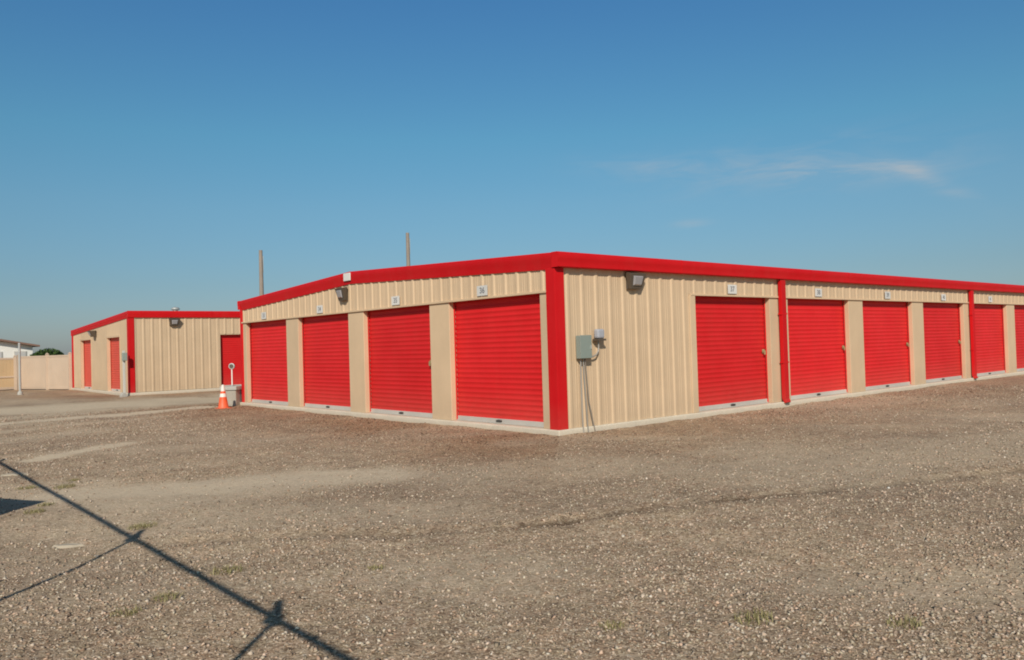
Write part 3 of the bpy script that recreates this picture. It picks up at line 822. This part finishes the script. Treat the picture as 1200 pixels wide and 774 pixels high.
# ------------------------------------------------------------------ fence behind the photographer (its shadow falls across the yard)
SUN_EL, SUN_AZ = R(33), math.atan2(.73, .685)        # azimuth the light travels towards
LH = 1 / math.tan(SUN_EL)
dx, dy = math.cos(SUN_AZ) * LH, math.sin(SUN_AZ) * LH
RH = 2.10
fx = -6.80 - dx * RH
TF = thing('yard_fence', 'galvanised pipe rail fence with posts and tie clips along the yard edge', 'fence', (fx, 0, 0))
yA, yB = -6.6 - dy * RH - 4, 9.5
MB().tube([(0, yA, RH), (0, yB, RH)], .023, 12).build('top_rail', M['galv'], TF, smooth=True)
posts = [-8.05 - dy * RH, -4.86 - dy * RH, -2.18 - dy * RH, 4.3 - dy * RH, 7.4 - dy * RH]
for k, y in enumerate(posts):
    p = MB().tube([(.0, y, -.05), (.0, y, RH - .03)], .017, 10).build('fence_post', M['galv'], TF, smooth=True)
    MB().tube([(0, y - .05, RH - .045), (0, y, RH + .03), (0, y + .05, RH - .045)], .034, 10).build('rail_clamp', M['galv'], p, smooth=True)
    MB().tube([(0, y, RH), (-.02, y + .05, RH + .09), (-.02, y + .12, RH + .17)], [.034, .03, .022], 8).build('post_top', M['galv'], p, smooth=True)
for yy in np.arange(yA + .3, yB, .83):
    MB().tube([(0, yy, RH + .0), (0, yy + .03, RH + .035)], .022, 8).build('tie_clip', M['galv'], TF)

# unseen board added for the dark shadow it casts on the left
tipx, tipy, SH = -6.96, .21, 2.0
bx_, by_ = tipx - dx * SH, tipy - dy * SH
SG = thing('shadow_board', 'flat rectangular board on two posts added out of view to cast the dark patch at the left edge of the yard', 'shadow board', (bx_, by_, 0))
u = Vector((-.435, .90, 0)); ang = math.atan2(u.y, u.x)
MB().box(0, 1.9, -.012, .012, .95, SH, ang, (0, 0)).build('shadow_board_sheet', M['plate'], SG, bevel=.004)
for s in (.12, 1.78): MB().box(s - .03, s + .03, .014, .074, -.05, SH - .05, ang, (0, 0)).build('post', M['galv'], SG)

# ------------------------------------------------------------------ weeds
WM = foliage_mat('dry_weed_blades', (.15, .14, .05), (.38, .32, .16))
weeds = [(-6.93, 1.45, 1.2, 'pale green weed tuft above the dark board shadow at the left edge'), (-6.62, 1.12, 1.3, 'pale green weed tuft left of the rail shadow near the dark board shadow'),
         (-7.18, -.42, 1.1, 'low weed tuft just below the dark board shadow'), (-7.02, -.05, .9, 'small weed tuft by the tip of the dark board shadow'),
         (-6.60, -1.75, 1.3, 'green weed tuft at the upper junction of the rail shadow'), (-6.42, 1.62, .8, 'small dry weed tuft in the smooth dirt patch on the left'),
         (-6.62, -3.72, 1.2, 'yellow green weed tuft right of the rail shadow mid length'), (-7.11, -4.03, 1.0, 'dry weed tuft left of the rail shadow between its two branches'),
         (-7.36, -4.15, .9, 'dry weed tuft nearest the lower left corner'), (-5.86, -4.33, .7, 'tiny yellow weed tuft right of the rail shadow'),
         (-5.08, -6.71, 1.2, 'green weed tuft in the right foreground gravel'), (-4.63, -7.26, 1.0, 'brownish weed tuft near the lower right corner'),
         (-5.63, -6.24, .8, 'tiny weed tuft in the centre foreground gravel')]
def weed(x, y, k, lab):
    V = []; F = []; T = []
    z0 = float(height(np.array([x]), np.array([y]))[0])
    for _ in range(int(200 * k)):
        r_ = .095 * k * random.random() ** .6; a = random.random() * 6.283
        if random.random() < .35: continue
        bx, by = r_ * math.cos(a), r_ * .8 * math.sin(a)
        L = random.uniform(.010, .038) * k; la = random.random() * 6.283; le = random.uniform(.3, 1.2)
        tx, ty = bx + math.cos(la) * L * le, by + math.sin(la) * L * le
        w = .0018; px, py = -math.sin(la) * w, math.cos(la) * w
        n = len(V)
        V += [(bx - px, by - py, z0), (bx + px, by + py, z0), ((bx + tx) / 2 + px, (by + ty) / 2 + py, z0 + L * .65), ((bx + tx) / 2 - px, (by + ty) / 2 - py, z0 + L * .65), (tx, ty, z0 + L)]
        F += [(n, n + 1, n + 2, n + 3), (n + 3, n + 2, n + 4)]; t_ = random.random(); T += [t_, t_]
    me = bpy.data.meshes.new('weed_tuft'); me.from_pydata(V, [], F); me.update()
    at = me.attributes.new('tone', 'FLOAT', 'FACE'); at.data.foreach_set('value', T); me.materials.append(WM)
    o = bpy.data.objects.new('weed_tuft', me); COL.objects.link(o); o.location = (x, y, 0)
    tag(o, lab, 'weed', 'weed tufts in the gravel')
for w in weeds: weed(*w)

PR = painted('pale_limestone', (.38, .32, .24), .85, dirt_amt=.0, var=.2, bump=.01, streak=False)
for x, y, a, b_, lab in ((-7.22, -2.0, .13, .05, 'flat pale broken stone left of the rail shadow near its upper junction'), (-6.86, 2.66, .17, .09, 'larger flat pale stone near the left edge above the rail shadow')):
    z = float(height(np.array([x]), np.array([y]))[0])
    ring = [(a * math.cos(t) * random.uniform(.75, 1.1), b_ * math.sin(t) * random.uniform(.7, 1.2)) for t in [k * 6.283 / 11 for k in range(11)]]
    V = [(p, q, -.01) for p, q in ring] + [(p * .8, q * .75, random.uniform(.012, .022)) for p, q in ring]
    o = MB().poly(V, [tuple(range(11))[::-1], tuple(range(11, 22))] + [(k, (k + 1) % 11, 11 + (k + 1) % 11, 11 + k) for k in range(11)]).build('flat_stone', PR, bevel=.004)
    o.location = (x, y, z); o.rotation_euler = (0, 0, R(-35)); tag(o, lab, 'stone')

# ------------------------------------------------------------------ light and sky
W = bpy.data.worlds.new('World'); SC.world = W; W.use_nodes = True
nt = W.node_tree; bg = nt.nodes['Background']
sky = nd(nt, 'ShaderNodeTexSky', sky_type='NISHITA'); sky.sun_disc = False
sky.sun_elevation = SUN_EL
to_sun = SUN_AZ + math.pi
sky.sun_rotation = math.pi / 2 - to_sun
sky.air_density = 1.0; sky.dust_density = .6; sky.ozone_density = 2.0; sky.altitude = 0
tc = nd(nt, 'ShaderNodeTexCoord')
sx = nd(nt, 'ShaderNodeSeparateXYZ'); nt.links.new(tc.outputs['Generated'], sx.inputs[0])
grade = ramp(nt, sx.outputs['Z'], [(0, (.53, .60, .80)), (.08, (.53, .67, .77)), (.17, (.58, .85, .90)), (.25, (.54, .98, 1.02)), (.41, (.47, .95, 1.20)), (.62, (.34, .42, .44))])
c = mixc(nt, sky.outputs['Color'], grade, 1, 'MULTIPLY')
# thin cirrus wisps low on the right
def sm(v, a, b, c_, d_):
    r1 = nd(nt, 'ShaderNodeMapRange', interpolation_type='SMOOTHSTEP'); nt.links.new(v, r1.inputs['Value']); r1.inputs['From Min'].default_value = a; r1.inputs['From Max'].default_value = b
    r2 = nd(nt, 'ShaderNodeMapRange', interpolation_type='SMOOTHSTEP'); nt.links.new(v, r2.inputs['Value']); r2.inputs['From Min'].default_value = c_; r2.inputs['From Max'].default_value = d_
    r2.inputs['To Min'].default_value = 1; r2.inputs['To Max'].default_value = 0
    m_ = nd(nt, 'ShaderNodeMath', operation='MULTIPLY'); nt.links.new(r1.outputs[0], m_.inputs[0]); nt.links.new(r2.outputs[0], m_.inputs[1]); return m_.outputs[0]
az = nd(nt, 'ShaderNodeMath', operation='ARCTAN2'); nt.links.new(sx.outputs['Y'], az.inputs[0]); nt.links.new(sx.outputs['X'], az.inputs[1])
cb_ = nd(nt, 'ShaderNodeCombineXYZ'); nt.links.new(az.outputs[0], cb_.inputs[0]); nt.links.new(sx.outputs['Z'], cb_.inputs[1])
mp = nd(nt, 'ShaderNodeMapping'); mp.inputs['Scale'].default_value = (5, 26, 1); mp.inputs['Rotation'].default_value = (0, 0, R(-4)); nt.links.new(cb_.outputs[0], mp.inputs['Vector'])
cl = noise(nt, mp.outputs[0], 1.6, 7, .6, .8)
clr = ramp(nt, cl, [(.42, (0, 0, 0)), (.78, (1, 1, 1))])
mask = nd(nt, 'ShaderNodeMath', operation='MULTIPLY'); nt.links.new(sm(az.outputs[0], R(15), R(26), R(30), R(46)), mask.inputs[0]); nt.links.new(sm(sx.outputs['Z'], .15, .19, .20, .25), mask.inputs[1])
mk = nd(nt, 'ShaderNodeMath', operation='MULTIPLY'); nt.links.new(mask.outputs[0], mk.inputs[0]); nt.links.new(clr, mk.inputs[1])
def gauss2(a0, z0, wa, wz, tilt):
    # soft elongated patch around one azimuth and height
    def mth(op, x, y):
        n = nd(nt, 'ShaderNodeMath', operation=op)
        for i_, v in enumerate((x, y)):
            if v is None: continue
            if isinstance(v, (int, float)): n.inputs[i_].default_value = v
            else: nt.links.new(v, n.inputs[i_])
        return n.outputs[0]
    da = mth('SUBTRACT', az.outputs[0], a0); dz = mth('SUBTRACT', sx.outputs['Z'], z0)
    dz = mth('SUBTRACT', dz, mth('MULTIPLY', da, tilt))
    q = mth('ADD', mth('POWER', mth('ABSOLUTE', mth('DIVIDE', da, wa), None), 2.0), mth('POWER', mth('ABSOLUTE', mth('DIVIDE', dz, wz), None), 2.0))
    return mth('EXPONENT', mth('MULTIPLY', q, -1.0), None), mth
g1, mth = gauss2(R(22.4), .175, R(2.6), .010, .62)
g2, _ = gauss2(R(28), .190, R(6.5), .018, .10)
g3, _ = gauss2(R(36.7), .140, R(1.2), .005, .0)
g4, _ = gauss2(R(38), .205, R(6), .012, .10)
nz = mth('ADD', mth('MULTIPLY', clr, 1.1), .18)
extra = mth('ADD', mth('ADD', mth('MULTIPLY', g1, .62), mth('MULTIPLY', g2, .50)), mth('ADD', mth('MULTIPLY', g3, .35), mth('MULTIPLY', g4, .32)))
extra = mth('MINIMUM', mth('MULTIPLY', extra, nz), .8)
mk3 = nd(nt, 'ShaderNodeMath', operation='MULTIPLY'); nt.links.new(mk.outputs[0], mk3.inputs[0]); mk3.inputs[1].default_value = .25
c = mixc(nt, c, (4.9, 5.5, 6.0), mth('MINIMUM', mth('ADD', mk3.outputs[0], extra), .85))
nt.links.new(c, bg.inputs['Color']); bg.inputs['Strength'].default_value = .085

sd = bpy.data.lights.new('sun', 'SUN'); sd.energy = 4.1; sd.angle = R(.53); sd.color = (1, .93, .82)
so = bpy.data.objects.new('sun', sd); COL.objects.link(so)
dirv = Vector((math.cos(SUN_AZ) * math.cos(SUN_EL), math.sin(SUN_AZ) * math.cos(SUN_EL), -math.sin(SUN_EL)))
so.rotation_euler = dirv.to_track_quat('-Z', 'Y').to_euler(); so.location = (-20, -20, 20)

# ------------------------------------------------------------------ camera
cam = bpy.data.cameras.new('camera'); cam.lens = 28.223; cam.sensor_width = 36; cam.sensor_fit = 'HORIZONTAL'
cam.clip_end = 8000; cam.clip_start = .1
yaw, pit, rol = R(49.5210), R(1.0742), R(-1.7120)
fw = Vector((math.cos(yaw) * math.cos(pit), math.sin(yaw) * math.cos(pit), math.sin(pit)))
rt = Vector((math.sin(yaw), -math.cos(yaw), 0)); up = rt.cross(fw)
r2 = rt * math.cos(rol) + up * math.sin(rol); u2 = -rt * math.sin(rol) + up * math.cos(rol)
co_ = bpy.data.objects.new('camera', cam); COL.objects.link(co_)
Mx = Matrix((r2, u2, -fw)).transposed().to_4x4(); Mx.translation = (-8.6266, -9.0514, 1.438)
co_.matrix_world = Mx
SC.camera = co_

SC.view_settings.view_transform = 'Standard'; SC.view_settings.look = 'None'; SC.view_settings.exposure = 0
SC.render.engine = 'CYCLES'
SC.render.filter_size = 1.5 if hasattr(SC.render, 'filter_size') else 1.5
SC.cycles.filter_width = 1.9
